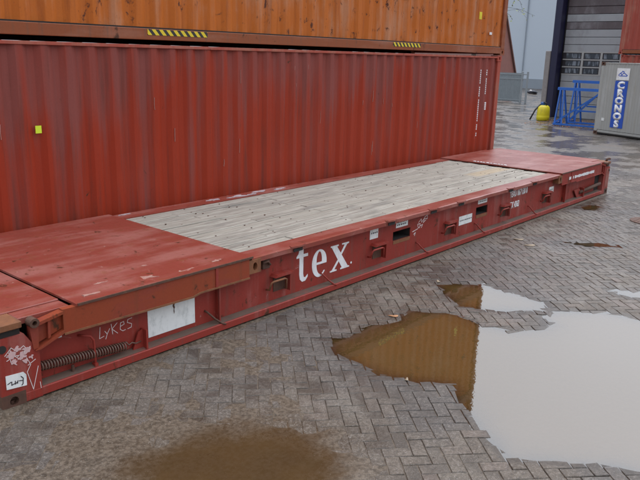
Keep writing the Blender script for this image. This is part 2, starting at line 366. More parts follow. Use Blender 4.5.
def sdist(px, py, poly):
    d = 1e9; ins = False; n = len(poly)
    for i in range(n):
        ax_, ay = poly[i]; bx, by = poly[(i + 1) % n]
        ex, ey = bx - ax_, by - ay; t = max(0, min(1, ((px - ax_) * ex + (py - ay) * ey) / (ex * ex + ey * ey + 1e-12)))
        qx, qy = px - ax_ - ex * t, py - ay - ey * t; d = min(d, qx * qx + qy * qy)
        if (ay > py) != (by > py) and px < (bx - ax_) * (py - ay) / (by - ay) + ax_: ins = not ins
    d = math.sqrt(d); return -d if ins else d
BB = [(min(p[0] for p in q) - .35, max(p[0] for p in q) + .35, min(p[1] for p in q) - .35, max(p[1] for p in q) + .35) for q in PUD]
ZW = -.0045
def smooth(t): t = max(0, min(1, t)); return t * t * (3 - 2 * t)
def height(x, y):
    h = .003 + .003 * noise.noise((x * .9, y * .9, 3.1)) + .0012 * noise.noise((x * 4, y * 4, 9.))
    for q, b, dp in zip(PUD, BB, DEEP):
        if b[0] < x < b[1] and b[2] < y < b[3]:
            s_ = sdist(x, y, q) + .05 * noise.noise((x * 3, y * 3, 1.7)) + .025 * noise.noise((x * 9, y * 9, 5.7))
            h -= dp * smooth((.16 - s_) / .6) + .0055 * smooth((.14 - s_) / .28)
    return h
RX0, RX1, RY0, RY1 = -4.0, 16.0, -7.5, 3.0
paving = structure(bpy.data.objects.new('paving', None)); COL.objects.link(paving)
# silt bed between and under the bricks, one height field
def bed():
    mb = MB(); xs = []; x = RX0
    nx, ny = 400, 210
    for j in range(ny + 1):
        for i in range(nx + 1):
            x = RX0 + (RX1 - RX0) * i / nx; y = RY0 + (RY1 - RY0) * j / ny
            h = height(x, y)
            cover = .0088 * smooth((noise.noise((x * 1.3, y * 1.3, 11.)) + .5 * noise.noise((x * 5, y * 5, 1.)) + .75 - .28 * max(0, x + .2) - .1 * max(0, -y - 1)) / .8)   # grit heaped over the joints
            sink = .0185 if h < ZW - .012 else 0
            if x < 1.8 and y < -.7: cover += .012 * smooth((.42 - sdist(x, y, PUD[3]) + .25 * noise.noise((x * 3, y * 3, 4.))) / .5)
            if -.1 < x < 12.2 and y < .2: cover += .018 * smooth((y + .07 + .03 * noise.noise((x * 4, y * 4, 8.))) / .09)  # silt ridge added along the rack base to stand in for contact shade
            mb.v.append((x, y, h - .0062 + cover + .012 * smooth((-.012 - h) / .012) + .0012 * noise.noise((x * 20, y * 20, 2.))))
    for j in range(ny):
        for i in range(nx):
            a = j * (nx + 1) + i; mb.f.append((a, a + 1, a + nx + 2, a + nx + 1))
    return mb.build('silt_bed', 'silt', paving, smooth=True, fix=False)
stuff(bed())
W_ = .1
TH = math.radians(47)
ct, st_ = math.cos(TH), math.sin(TH)
def brick_verts(L, W, jit):
    r = random.uniform; c = .004; g = .0022
    a, b = L / 2 - g, W / 2 - g
    o = [(-a + r(-jit, jit), -b + r(-jit, jit)), (a + r(-jit, jit), -b + r(-jit, jit)), (a + r(-jit, jit), b + r(-jit, jit)), (-a + r(-jit, jit), b + r(-jit, jit))]
    i = [(x - math.copysign(c, x), y - math.copysign(c, y)) for x, y in o]
    tz = [r(-.0008, .0008) for _ in range(4)]
    return [(x, y, -.03) for x, y in o] + [(x, y, -.0045) for x, y in o] + [(x, y, z) for (x, y), z in zip(i, tz)]
BF = [(0, 1, 5, 4), (1, 2, 6, 5), (2, 3, 7, 6), (3, 0, 4, 7), (4, 5, 9, 8), (5, 6, 10, 9), (6, 7, 11, 10), (7, 4, 8, 11), (8, 9, 10, 11)]
def tint_attr(me, vals):
    at = me.attributes.new('tint', 'FLOAT', 'FACE'); at.data.foreach_set('value', vals)
bricks = []
n_ = int(30 / W_)
for cx in range(-n_, n_):
    for cy in range(-n_, n_):
        kk = (cx - cy) % 4
        if kk == 0: u, v, rot = cx + 1, cy + .5, 0
        elif kk == 3: u, v, rot = cx + .5, cy + 1, PI / 2
        else: continue
        u *= W_; v *= W_
        x = u * ct - v * st_ + 1.9; y = u * st_ + v * ct - 2.1
        if not (RX0 + .15 < x < RX1 - .12 and RY0 + .15 < y < RY1 - .12): continue
        if -.12 < x and x < 12.05 and y > .14: continue
        if x <= -.12 and y > 2.2: continue
        bricks.append((x, y, TH + rot))
def px_of(p):
    d = Vector(p) - CP; z = d.dot(cf)
    if z <= .1: return None
    return 320 + 693.36 * d.dot(cr) / z, 240 - 693.36 * d.dot(cu) / z, z
rank = []
for i, (x, y, r) in enumerate(bricks):
    q = px_of((x, y, 0)); h = height(x, y)
    vis = q and 4 < q[0] < 636 and 4 < q[1] < 476 and h > ZW and (y < -.05 or x > 12.3)
    rank.append((0 if vis else 1, q[2] if q else 99, i, h))
rank.sort(); single = set(t[2] for t in rank[:300]); hh = {t[2]: t[3] for t in rank}
variants = []
for q in range(14):
    me = bpy.data.meshes.new('brick'); me.from_pydata(brick_verts(.2, .1, .002), [], BF); me.materials.append(M['brick']); tint_attr(me, [random.random()] * 9)
    variants.append(me)
rest = MB(); tints = []
for i, (x, y, r) in enumerate(bricks):
    e = .04; h = hh[i]
    gx = (height(x + e, y) - height(x - e, y)) / (2 * e); gy = (height(x, y + e) - height(x, y - e)) / (2 * e)
    gx += random.gauss(0, .014); gy += random.gauss(0, .014); z = h + random.gauss(0, .0012); rr = r + random.uniform(-.012, .012)
    nrm = Vector((-gx, -gy, 1)).normalized()
    mt = Matrix.Translation((x, y, z)) @ nrm.to_track_quat('Z', 'Y').to_matrix().to_4x4()
    mt = Matrix.Translation((x, y, z)) @ Vector((0, 0, 1)).rotation_difference(nrm).to_matrix().to_4x4() @ Matrix.Rotation(rr, 4, 'Z')
    if i in single:
        o = bpy.data.objects.new('brick', random.choice(variants)); COL.objects.link(o); o.parent = paving; o.matrix_world = mt
    else:
        rest.add([mt @ Vector(v) for v in brick_verts(.2, .1, .002)], BF); tints += [random.random()] * 9
ro = rest.build('brick_field', 'brick', paving, fix=False); tint_attr(ro.data, tints); stuff(ro)
# yard beyond the bricks, reaching the horizon
g = MB(); E = 900
for (x0, x1, y0, y1) in ((-E, RX0 + .02, -E, E), (RX1 - .02, E, -E, E), (RX0 + .02, RX1 - .02, -E, RY0 + .02), (RX0 + .02, RX1 - .02, RY1 - .02, E)):
    g.add([(x0, y0, .001), (x1, y0, .001), (x1, y1, .001), (x0, y1, .001)], [(0, 1, 2, 3)])
structure(g.build('ground', 'yard', fix=False))
def puddle(polys, z, grow=.4):
    # rain water standing in a hollow: a fine grid, murkier where the hollow is deeper
    poly = [p for q in polys for p in q]
    st = .035; x0, x1 = min(p[0] for p in poly) - grow, max(p[0] for p in poly) + grow; y0, y1 = min(p[1] for p in poly) - grow, max(p[1] for p in poly) + grow
    nx, ny = int((x1 - x0) / st) + 1, int((y1 - y0) / st) + 1; dep = {}
    for i in range(nx + 1):
        for j in range(ny + 1):
            x, y = x0 + i * st, y0 + j * st; sdv = min(sdist(x, y, q) for q in polys)
            dep[i, j] = (z - height(x, y) if RX0 < x < RX1 and y > RY0 else .01) if sdv < grow else -1
    mb = MB(); idx = {}; mk = []
    for i in range(nx):
        for j in range(ny):
            c4 = [(i, j), (i + 1, j), (i + 1, j + 1), (i, j + 1)]
            if max(dep[c] for c in c4) < -.004: continue
            f = []
            for c in c4:
                if c not in idx: idx[c] = len(mb.v); mb.v.append((x0 + c[0] * st, y0 + c[1] * st, z)); mk.append(.06 + .84 * (1 - math.exp(-max(0, dep[c] + .002) / .0075)))
                f.append(idx[c])
            mb.f.append(tuple(f))
    o = mb.build('puddle', 'water', None, fix=False)
    at = o.data.attributes.new('murk', 'FLOAT', 'POINT'); at.data.foreach_set('value', mk)
    return structure(o)
puddle(PUD[:2], ZW)
for q in PUD[2:]: puddle([q], ZW)
# ------------------------------------------------------------------ freight containers
def casting(mb, x, y, z, sx, sy, up=1, L=.178, D=.162, H=.118):
    # corner block with an oval hole in the front, outer end and top faces; (x, y, z) outer lower corner, sx/sy point inwards
    def face(o, eu, ev, w, h, n):
        ow, oh = w * .19, h * .30; ring = []
        N = 12
        for i in range(N):
            a = 2 * PI * i / N + PI / N; c_, s_ = math.cos(a), math.sin(a); t = min(w / 2 / abs(c_) if abs(c_) > 1e-6 else 9, h / 2 / abs(s_) if abs(s_) > 1e-6 else 9)
            ring.append(((c_ * t, s_ * t), (c_ * ow, s_ * oh)))
        vs = []
        for e_, i_ in ring: vs += [o + eu * (w / 2 + e_[0]) + ev * (h / 2 + e_[1]), o + eu * (w / 2 + i_[0]) + ev * (h / 2 + i_[1]), o + eu * (w / 2 + i_[0]) + ev * (h / 2 + i_[1]) - n * .05]
        fs = []
        for i in range(N):
            j = (i + 1) % N; fs += [(3 * i, 3 * j, 3 * j + 1, 3 * i + 1), (3 * i + 1, 3 * j + 1, 3 * j + 2, 3 * i + 2)]
        fs.append(tuple(3 * i + 2 for i in range(N))); mb.add(vs, fs)
        # squared outer corners
        cs = [Vector((0, 0)), Vector((w, 0)), Vector((w, h)), Vector((0, h))]
        for cc in cs:
            near = sorted(range(N), key=lambda i: (Vector((w / 2 + ring[i][0][0], h / 2 + ring[i][0][1])) - cc).length)[:2]
            mb.add([o + eu * cc.x + ev * cc.y] + [vs[3 * i] for i in near], [(0, 1, 2)])
    X = Vector((sx, 0, 0)); Y = Vector((0, sy, 0)); Z = Vector((0, 0, 1)); o = Vector((x, y, z))
    face(o, X, Z, L, H, -Y); face(o, Y, Z, D, H, -X); face(o + Z * H if up > 0 else o, X, Y, L, D, Z * up)
    a = o; x1, y1, z1 = o + X * L, o + Y * D, o + Z * H
    def q(*p): mb.add(p, [(0, 1, 2, 3)])
    q(a + X * L, a + X * L + Y * D, a + X * L + Y * D + Z * H, a + X * L + Z * H)
    q(a + Y * D, a + Y * D + X * L, a + Y * D + X * L + Z * H, a + Y * D + Z * H)
    b = o if up > 0 else o + Z * H
    q(b, b + X * L, b + X * L + Y * D, b + Y * D)
def corr_panel(x0, x1, z0, z1, y, s, pitch=.278, depth=.036):
    # trapezoid corrugation, s = +1 recesses into +y
    mb = MB(); xs = []; x = x0
    f = pitch / .278
    while x < x1:
        for dx, d in ((0, 0), (.072 * f, 0), (.14 * f, 1), (.21 * f, 1)):
            if x + dx < x1: xs.append((x + dx, d))
        x += pitch
    xs.append((x1, xs[-1][1]))
    NR = 10
    for i, (xx, d) in enumerate(xs):
        for j in range(NR + 1):
            z = z0 + (z1 - z0) * j / NR; e = 0 if j in (0, NR) or depth < .02 else 1
            w = e * (.007 * noise.noise((xx * 1.1, z * 1.3, 4 + y)) + .004 * noise.noise((xx * 5, z * 2, 2)) + .02 * max(0, noise.noise((xx * .8, z * .9, 7.7)) - .38))
            mb.v.append((xx + e * .008 * noise.noise((xx * 3, z * 1.5, 1)), y + s * (d * depth + max(w, -.004)), z))
    for i in range(len(xs) - 1):
        for j in range(NR): a = i * (NR + 1) + j; mb.f.append((a, a + NR + 1, a + NR + 2, a + 1))
    return mb
def container(name, label, L, H, wall, rail, post, loc, rz=0, group=None, pitch=.278, depth=.036):
    t = thing(name, label, 'container', loc, rz, group)
    D = 2.44; ch = .118
    w1 = corr_panel(.15, L - .15, .175, H - .055, .012, 1, pitch, depth).build('side_wall', wall, t, fix=False)
    w2 = corr_panel(.15, L - .15, .175, H - .055, D - .012, -1, pitch, depth); w2.f = [f[::-1] for f in w2.f]; w2.build('side_wall', wall, t, fix=False)
    for x, s in ((.02, 1), (L - .02, -1)):
        e = corr_panel(.16, D - .16, .14, H - .1, 0, 1, .25, .045); e.v = [(x + s * v[1], v[0], v[2]) for v in e.v]; e.build('end_wall', wall, t)
        b = MB().box(x - .015, x + .03 if s > 0 else x + .015, .16, D - .16, .02, .14); b.build('end_sill', rail, t)
        MB().box(x - .015, x + .05 if s > 0 else x + .015, .16, D - .16, H - .1, H - .012).build('end_header', rail, t)
    r = corr_panel(.15, L - .15, .06, D - .06, 0, -1, .3, .02); r.v = [(v[0], v[2], H - .015 + v[1]) for v in r.v]; r.build('roof', wall, t)
    MB().box(.15, L - .15, .06, D - .06, .06, .12).build('floor', 'dark', t)
    for y0, y1, zb in ((0, .06, .03), (D - .06, D, .0)):  # rear rails stretched to block sky light through the gap between stacked containers
        MB().box(.178, L - .178, y0, y1, H - .055, H - .018 + (.024 if zb == 0 else 0), .004).build('top_rail', rail, t)
        MB().box(.178, L - .178, y0, y1, zb, .158, .005).build('bottom_rail', rail, t)
        MB().box(.178, L - .178, y0 + .013, y1 - .013, .158, .175).build('rail_groove', 'dark', t)
    for x in (0, L):
        for y in (0, D):
            sx, sy = (1 if x == 0 else -1), (1 if y == 0 else -1)
            a, b = sorted((x + sx * .004, x + sx * .15)); c, d = sorted((y + sy * .004, y + sy * .13))
            MB().box(a, b, c, d, ch, H - ch, .008).build('corner_post', post, t)
            for z, up in ((0, -1), (H - ch, 1)):
                m_ = MB(); casting(m_, x, y, z, sx, sy, up); m_.build('corner_casting', post if post != 'grey_box' else 'rust', t)
    return t
RY = 2.552
RZ = 0.0
red = container('freight_container', 'faded red corrugated freight container with lime square sticker, standing behind the flat rack', 12.192, 2.62, 'red', 'red_post', 'red_post', (.016, RY, 0))
org = container('freight_container', 'rusty orange freight container with striped hazard tape, stacked directly on the faded red one', 12.192, 2.62, 'orange', 'orange_rail', 'orange_rail', (.10, RY - .005, 2.63))
# marks on the orange container: two hazard strips, small white and yellow labels
MB().box(11.48, 11.58, .006, .011, .40, .45).build('sticker', 'white', org)
MB().box(11.0, 11.1, .006, .011, .68, .82).build('sticker', 'yellow', org)
for i, lab in enumerate(('third container up in the tall stack, rusty orange, seen mirrored in the puddle', 'fourth container up in the tall stack, rusty orange, seen mirrored in the puddle', 'topmost rusty orange container of the tall stack, mirrored at the near end of the puddle')):
    c_ = copy_tree(org); c_.location = (.06 - .03 * i, RY + .01 * i, 2.63 * (i + 2)); c_['label'] = lab
for x0, x1 in ((3.07, 3.98), (8.07, 8.92)):
    MB().box(x0, x1, -.004, -.001, .085, .15).build('hazard_strip', 'hazard', org)
o = MB().box(1.69, 1.757, .005, .0115, 1.65, 1.73).build('sticker', 'lime', red); o['label'] = 'lime yellow square sticker'
# rows of small white lettering running down the right end of the red wall, too small to read
def dashes(x, z0, z1, w, wordlens, mat, parent, y):
    mb = MB(); z = z1; i = 0
    rnd = random.Random(int(x * 100))
    while z > z0:
        L_ = wordlens[i % len(wordlens)]
        for q in range(L_):
            if z < z0: break
            h = .03; a = rnd.uniform(.0, .3) * w
            mb.box(x + a, x + w, y, y + .006, z - h, z)
            mb.box(x, x + a + .005, y + .001, y + .006, z - h * .6, z - h * .3)
            z -= .042
        z -= .05; i += 1
    return stuff(mb.build('lettering', mat, parent))
dashes(11.32, .98, 2.33, .03, (7, 5, 11, 3), 'white', red, .004)
dashes(11.58, 1.85, 2.33, .028, (3, 8), 'white', red, .004)
dashes(11.60, 1.5, 1.66, .07, (4,), 'white', red, .004)

# pale vertical scratches on the crests of the red wall
r_ = random.Random(31)
for i in range(22):
    n_c = r_.randint(3, 41); x = .15 + n_c * .278 + r_.uniform(.012, .06); z1 = r_.uniform(.8, 2.4); l_ = r_.uniform(.04, .2)
    MB().ribbon([(x, z1), (x + r_.uniform(-.006, .006), z1 - l_ * .6), (x + r_.uniform(-.01, .01), z1 - l_)], r_.uniform(.003, .007), .0125, .006).build('scratch', 'scratch', red)
# ------------------------------------------------------------------ the flat rack
L = 12.192; H = .652; D = 2.44
rack = thing('flat_rack', 'long low red flat rack with wooden deck, folded end walls and large white tex lettering', 'flat rack')
YW = .09
# side webs with fork pockets
PK = [(4.90, 5.28), (6.97, 7.32)]
def web(y0, y1):
    mb = MB(); xs = [.27] + [v for p in PK for v in p] + [L - .27]
    for i in range(0, len(xs), 2): mb.box(xs[i], xs[i + 1], y0, y1, .07, .62)
    for a, b in PK: mb.box(a, b, y0, y1, .07, .345); mb.box(a, b, y0, y1, .46, .62)
    return mb
web(YW, YW + .012).build('side_web', 'rack', rack)
web(D - YW - .012, D - YW).build('side_web', 'rack', rack)
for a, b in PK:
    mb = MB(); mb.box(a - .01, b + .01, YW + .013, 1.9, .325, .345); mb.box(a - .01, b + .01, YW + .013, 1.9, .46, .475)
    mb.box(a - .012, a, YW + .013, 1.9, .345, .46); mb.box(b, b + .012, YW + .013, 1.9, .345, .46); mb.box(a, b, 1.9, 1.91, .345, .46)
    o = mb.build('fork_pocket', 'dark', rack)  # pocket walls coloured near-black, the inside shade is painted on
    m_ = MB(); m_.box(a + .01, b - .01, YW - .004, YW - .001, .30, .345); m_.build('pocket_sill', 'rust_bright', o)
def flange(flip):
    mb = MB(); prof = [(.0, .03), (.0, .088), (.006, .094), (YW, .112), (YW, .1), (.02, .08), (.02, .03)]
    if flip: prof = [(D - a, b) for a, b in prof]
    return mb.prism(prof, 'x', .178, L - .178)
flange(0).build('bottom_flange', 'rack', rack); flange(1).build('bottom_flange', 'rack', rack)
mb = MB(); mb.prism([(.012, .0955), (YW - .002, .1125), (YW - .002, .1145), (.012, .0975)], 'x', .3, L - .3); mb.build('ledge_dirt', 'ledge', rack)
MB().box(.3, L - .3, .2, D - .2, .03, .05).build('underside', 'dark', rack)
# top rails, lip slightly battered
def top_rail(flip):
    mb = MB(); n = 160; x0, x1 = 2.44, L - 2.44
    rnd = random.Random(3); prev = []
    dents = [(3.08, .10, .035), (4.72, .12, .03), (5.66, .13, .028), (6.36, .12, .03), (7.85, .12, .025), (8.7, .1, .02)]
    for i in range(n + 1):
        x = x0 + (x1 - x0) * i / n; d = 0
        for c_, w, a in dents:
            if abs(x - c_) < w: d = a * (1 if rnd.random() < 2 else 0) * (1 - (abs(x - c_) / w) ** 4)
        w_ = .003 * noise.noise((x * 3, 0, 4))
        ring = [(.235, .60), (.235, H - .003), (.02, H + w_), (-.004, H - .006 + w_), (-.004 + d * .5, H - .05 - d * .4 + w_), (.012 + d * .8, H - .05 - d * .3), (.02 + d, H - .018 - d * .5), (.15, H - .02)]
        if flip: ring = [(D - a, b) for a, b in ring]
        mb.v += [(x, a, b) for a, b in ring]
    k_ = 8
    for i in range(n):
        for j in range(k_): mb.f.append((i * k_ + j, (i + 1) * k_ + j, (i + 1) * k_ + (j + 1) % k_, i * k_ + (j + 1) % k_))
    return mb.build('top_rail', 'rack_top', rack)
top_rail(0); top_rail(1)
# lashing lugs let into the front top rail
for x in (3.08, 4.72, 5.66, 6.36, 7.85, 8.7):
    m_ = MB(); m_.prism([(x - .10, -.006), (x + .02, -.03), (x + .11, -.012), (x + .08, .05), (x - .07, .045)], 'z', H - .01, H + .006); m_.build('lashing_lug', 'rack_top', rack)
    MB().box(x - .06, x + .07, -.008, -.002, H - .055, H - .022).build('lashing_slot', 'dark', rack)
# wooden deck
px0, px1, py0, py1 = 2.46, L - 2.46, .24, D - .24
MB().box(px0, px1, py0, py1, .57, .59).build('deck_bearer', 'dark', rack)
rnd = random.Random(11)
nrow = 14; wy = (py1 - py0) / nrow
for r in range(nrow):
    cuts = [px0] + sorted(px0 + (px1 - px0) * ((k_ + .5 * (r % 2) + rnd.uniform(-.12, .12) + .35) / 3) for k_ in range(3)) + [px1]
    cuts = [c_ for i, c_ in enumerate(cuts) if c_ <= px1]; cuts[-1] = px1
    for a, b in zip(cuts, cuts[1:]):
        if b - a < .05: continue
        z = .643 + rnd.uniform(-.006, .004); y = py0 + wy * r
        bm = bmesh.new(); bmesh.ops.create_cube(bm, size=1)
        for v in bm.verts:
            v.co = (v.co.x * (b - a - .006), v.co.y * (wy - rnd.uniform(.006, .011)), v.co.z * .05)
            if v.co.z > 0: v.co.z += rnd.uniform(-.003, .003)
        bmesh.ops.bevel(bm, geom=[e for e in bm.edges if all(v.co.z > 0 for v in e.verts)], offset=.005, segments=1, affect='EDGES')
        p_ = MB().frombm(bm).build('plank', 'plank', rack); p_.location = ((a + b) / 2, y + wy / 2, z - .025)
# bolt heads along the planks over each cross bearer: too small to pick apart
mb = MB()
for i in range(13):
    x = px0 + .3 + i * (px1 - px0 - .6) / 12
    for r in range(nrow):
        for q in (.3, .7):
            if rnd.random() < .36:
                xx = x + rnd.uniform(-.06, .06); y = py0 + wy * (r + q); mb.box(xx - .008, xx + .008, y - .006, y + .006, .63, .6475)
stuff(mb.build('deck_bolts', 'rust', rack))
# ends: corner posts, castings, folded end walls; the far end mirrors the near one
def mx(v, far): return [(L - p[0], p[1], p[2]) for p in v] if far else v
def part(mb, name, mat, parent, far, smooth=False):
    mb.v = mx(mb.v, far); return mb.build(name, mat, parent, smooth)
for far in (0, 1):
    for y, s in ((0, 1), (D, -1)):
        m_ = MB(); casting(m_, 0, y, 0, 1, s, -1); part(m_, 'corner_casting', 'rust', rack, far)
        a, b = sorted((y, y + s * .2))
        m_ = MB(); m_.prism([(0.0, .118), (.178, .118), (.178, .022), (.305, .022), (.305, .40), (.25, .47), (.20, .55), (.0, .55)], 'y', a + .002, b); p_ = part(m_, 'end_post', 'rack', rack, far)
        m_ = MB(); m_.box(.0, .19, a - .004, b + .03, .60, .652, .006); c_ = part(m_, 'post_cap', 'rust_bright', rack, far)
        m_ = MB(); m_.box(.005, .18, a + .02, b, .55, .60); part(m_, 'cap_gap', 'dark', rack, far)
        if y == 0:
            m_ = MB(); m_.lathe([(.0, 0), (.03, 0), (.03, .003), (0, .003)], (.035, -.003, .475), 14, 'y'); part(m_, 'pin_hole', 'dark', p_, far)
    # end sill plate, outermost strip of the top
    m_ = MB(); m_.box(.02, .592, .21, D - .03, .60, .662, .006); part(m_, 'end_plate', 'rack_top', rack, far)
    m_ = MB(); m_.box(.19, .592, .06, .21, .60, .650, .004); part(m_, 'end_gusset', 'rack_top', rack, far)
    m_ = MB(); m_.box(.02, .05, .2, D - .2, .05, .60); part(m_, 'end_beam', 'rack', rack, far)
    # folded end wall
    fw = bpy.data.objects.new('folded_end_wall', None); COL.objects.link(fw); fw.parent = rack
    m_ = MB(); n = 30
    for i in range(n + 1):
        for j in range(13):
            x = .61 + (2.445 - .61) * i / n; y = -.02 + (D + .0) * j / 12
            dz = .010 * noise.noise((x * 1.6, y * 1.6, 5 + far)) + .006 * noise.noise((x * 5, y * 5, 2)); e = min(i, n - i, j * 2, (12 - j) * 2)
            m_.v.append((x, y, .672 + (dz if e > 0 else .001)))
    nv = len(m_.v); m_.v += [(v[0], v[1], .655) for v in m_.v]
    for i in range(n):
        for j in range(12):
            a = i * 13 + j; m_.f += [(a, a + 13, a + 14, a + 1), (a + nv, a + 1 + nv, a + 14 + nv, a + 13 + nv)]
    for i in range(n):
        for a in (i * 13, i * 13 + 12): m_.f.append((a, a + 13, a + 13 + nv, a + nv))
    for j in range(12):
        for a in (j, n * 13 + j): m_.f.append((a, a + 1, a + 1 + nv, a + nv))
    part(m_, 'top_plate', 'rack_top', fw, far)
    # pressed side plate with a rolled lower lip
    m_ = MB(); m_.prism([(.50, .47), (1.72, .455), (1.80, .475), (2.40, .475), (2.40, .654), (.50, .654)], 'y', -.012, .045); part(m_, 'side_plate', 'rack_orange' if not far else 'rack', fw, far)
    m_ = MB(); m_.prism([(.50, .455), (1.72, .44), (1.80, .46), (2.40, .46), (2.40, .475), (1.80, .475), (1.72, .455), (.50, .47)], 'y', -.022, .03); part(m_, 'lower_lip', 'rust_bright' if not far else 'rack', fw, far)
    m_ = MB(); m_.box(1.98, 2.01, -.02, -.0125, .476, .654); part(m_, 'plate_joint', 'rack', fw, far)
    m_ = MB(); m_.box(.62, 2.44, -.024, -.014, .655, .674); part(m_, 'plate_edge', 'rust', fw, far)
    m_ = MB(); casting(m_, 2.40, -.012, .50, 1, 1, 1, .15, .12, .135); part(m_, 'hinge_casting', 'rust_bright', fw, far)
    # arm that carries the wall's hinge pin, an open frame of two plates and a back web
    m_ = MB(); m_.prism([(.24, .60), (.50, .645), (.50, .622), (.27, .58)], 'y', -.02, .05)
    m_.prism([(.27, .40), (.31, .40), (.50, .47), (.50, .495)], 'y', -.02, .05); m_.prism([(.30, .44), (.50, .50), (.50, .62), (.285, .585)], 'y', .02, .03)
    m_.prism([(.375, .46), (.395, .47), (.40, .60), (.38, .60)], 'y', -.01, .02); m_.prism([(.26, .41), (.30, .41), (.31, .59), (.24, .59)], 'y', -.006, .028); part(m_, 'hinge_arm', 'rack_orange' if not far else 'rack', fw, far)
    N = 18; m_ = MB(); vs_ = []
    for i in range(N):
        a = 2 * PI * i / N
        for rr, y in ((.036, -.045), (.036, .03), (.018, -.045), (.018, .0)): vs_.append((.265 + rr * math.cos(a), y, .622 + rr * math.sin(a)))
    fs_ = []
    for i in range(N):
        j = (i + 1) % N; fs_ += [(4 * i, 4 * j, 4 * j + 1, 4 * i + 1), (4 * i, 4 * j, 4 * j + 2, 4 * i + 2), (4 * i + 2, 4 * j + 2, 4 * j + 3, 4 * i + 3)]
    fs_.append(tuple(4 * i + 3 for i in range(N))); m_.add(vs_, fs_); part(m_, 'hinge_eye', 'rust', fw, far)
    # stiffening rib and bracket pocket on the web
    m_ = MB(); m_.box(2.06, 2.075, .03, YW, .108, .46); part(m_, 'stiffener', 'rack', rack, far)
    m_ = MB(); m_.prism([(1.13, .10), (1.25, .10), (1.24, .27), (1.19, .25)], 'y', .055, .068); m_.prism([(1.235, .10), (1.25, .10), (1.25, .27), (1.235, .27)], 'y', .008, YW); part(m_, 'spring_bracket', 'rack', rack, far)
    # balance spring
    turns, pts = (34 if not far else 12), []
    A, B = Vector((.25, .045, .245)), Vector((1.06, .05, .172))
    if not far:
        m_ = MB(); T = turns * 10
        ax_ = (B - A).normalized(); u_ = ax_.cross(Vector((0, 1, 0))).normalized(); w_ = ax_.cross(u_)
        for i in range(T + 1):
            a = 2 * PI * i / 10; pts.append(A + (B - A) * (i / T) + (u_ * math.cos(a) + w_ * math.sin(a)) * .033)
        pts += [B + ax_ * .03, B + ax_ * .06 + Vector((0, 0, .015)), B + ax_ * .1, B + ax_ * .15 + Vector((0, 0, .01))]
        m_.tube(pts, .0062, 6); part(m_, 'balance_spring', 'steel', rack, far, True)
    else:
        m_ = MB(); m_.tube([(.42, .02, .25), (1.38, .05, .19)], .032, 10); part(m_, 'balance_tube', 'rust', rack, far, True)
        m_ = MB(); m_.prism([(1.05, .10), (1.45, .10), (1.62, .26), (1.40, .27)], 'y', .05, .07); part(m_, 'tube_bracket', 'rack', rack, far)
        m_ = MB(); m_.box(.31, .52, YW - .003, YW - .0005, .115, .44); part(m_, 'open_bay', 'dark', rack, far)  # flat dark sheet on the web, painted shade of the opening
# pull handle, placard and other marks at the near end
MB().tube([(.665, .085, .372), (.69, .045, .374), (.735, .03, .36), (.76, .028, .32), (.765, .028, .2), (.765, .028, .10), (.768, .03, .098)], .0095, 8).build('pull_handle', 'rack', rack, True)
MB().box(.752, .78, .012, .06, .098, .125).build('handle_foot', 'rack', rack)
MB().lathe([(.013, 0), (.013, .05), (.009, .056)], (.585, .055, .104), 10).build('bolt', 'rust', rack)
pl = MB().box(1.31, 1.815, YW - .004, YW - .0005, .155, .47).build('placard', 'placard', rack); pl['label'] = 'large blank white plate, speckled and stained'
m_ = MB(); m_.prism([(1.570, .415), (1.578, .428), (1.592, .42), (1.597, .40), (1.590, .378), (1.596, .36), (1.588, .345), (1.590, .315), (1.584, .30), (1.579, .33), (1.582, .35), (1.571, .375), (1.574, .395)], 'y', YW - .0052, YW - .0042); m_.build('stain', 'rust', pl)
MB().box(.42, .53, YW - .004, YW - .0005, .40, .432).build('sticker', 'white', rack)
stick = MB().prism([(.04, .165), (.188, .151), (.19, .235), (.17, .262), (.04, .27)], 'y', -.003, .0005).build('sticker', 'placard', rack)
mk = MB(); 
for q in ([(.05, .205), (.075, .215)], [(.08, .215), (.078, .19), (.10, .195)], [(.106, .212), (.104, .19), (.118, .2)], [(.125, .21), (.12, .19)], [(.135, .205), (.16, .2)], [(.15, .235), (.165, .215), (.16, .175), (.15, .165)]): mk.ribbon(q, .007, -.003)
mk.build('scribble', 'ink', stick)
ck = MB()
for q in ([(.05, .42), (.1, .47), (.14, .43), (.19, .46), (.23, .40)], [(.06, .38), (.12, .40), (.16, .36), (.2, .42)], [(.08, .44), (.09, .36), (.13, .33)], [(.205, .36), (.23, .30), (.2, .25), (.235, .1), (.285, .27)], [(.14, .39), (.24, .44)], [(.29, .14), (.295, .08)], [(.06, .41), (.2, .39)], [(.21, .30), (.27, .33)]): ck.ribbon(q, .004, .0015)
ck.build('chalk_scrawl', 'chalk_white', rack)
def flake(x, z, r, plane, name, mat, ry=None, seed=0):
    n = 14; p_ = []
    for i in range(n):
        a = 2 * PI * i / n; q = r * (.65 + .9 * noise.noise((math.cos(a) * 1.3 + x * 9, math.sin(a) * 1.3 + z * 9, seed))); q = max(q, r * .25)
        p_.append((x + q * math.cos(a), z + q * math.sin(a) * (ry or 1)))
    return p_
for i, (x, z, r) in enumerate(((.10, .42, .05), (.17, .38, .055), (.14, .45, .035), (.21, .42, .045), (.2, .34, .03), (.24, .36, .025), (.11, .36, .03))):
    MB().prism(flake(x, z, r, 0, '', '', .8, i), 'y', -.0012 - .0002 * i, .0015).build('flaked_paint', 'chalk', rack)
for i, (x, y, r) in enumerate(((3.95, 2.33, .18), (4.35, 2.30, .22), (4.8, 2.35, .2), (5.15, 2.3, .16), (4.6, 2.27, .14), (2.62, 2.37, .09))):
    MB().prism(flake(x, y, r, 0, '', '', .28, i + 20), 'z', H - .004, H + .004 + .0003 * i).build('flaked_paint', 'flake', rack)
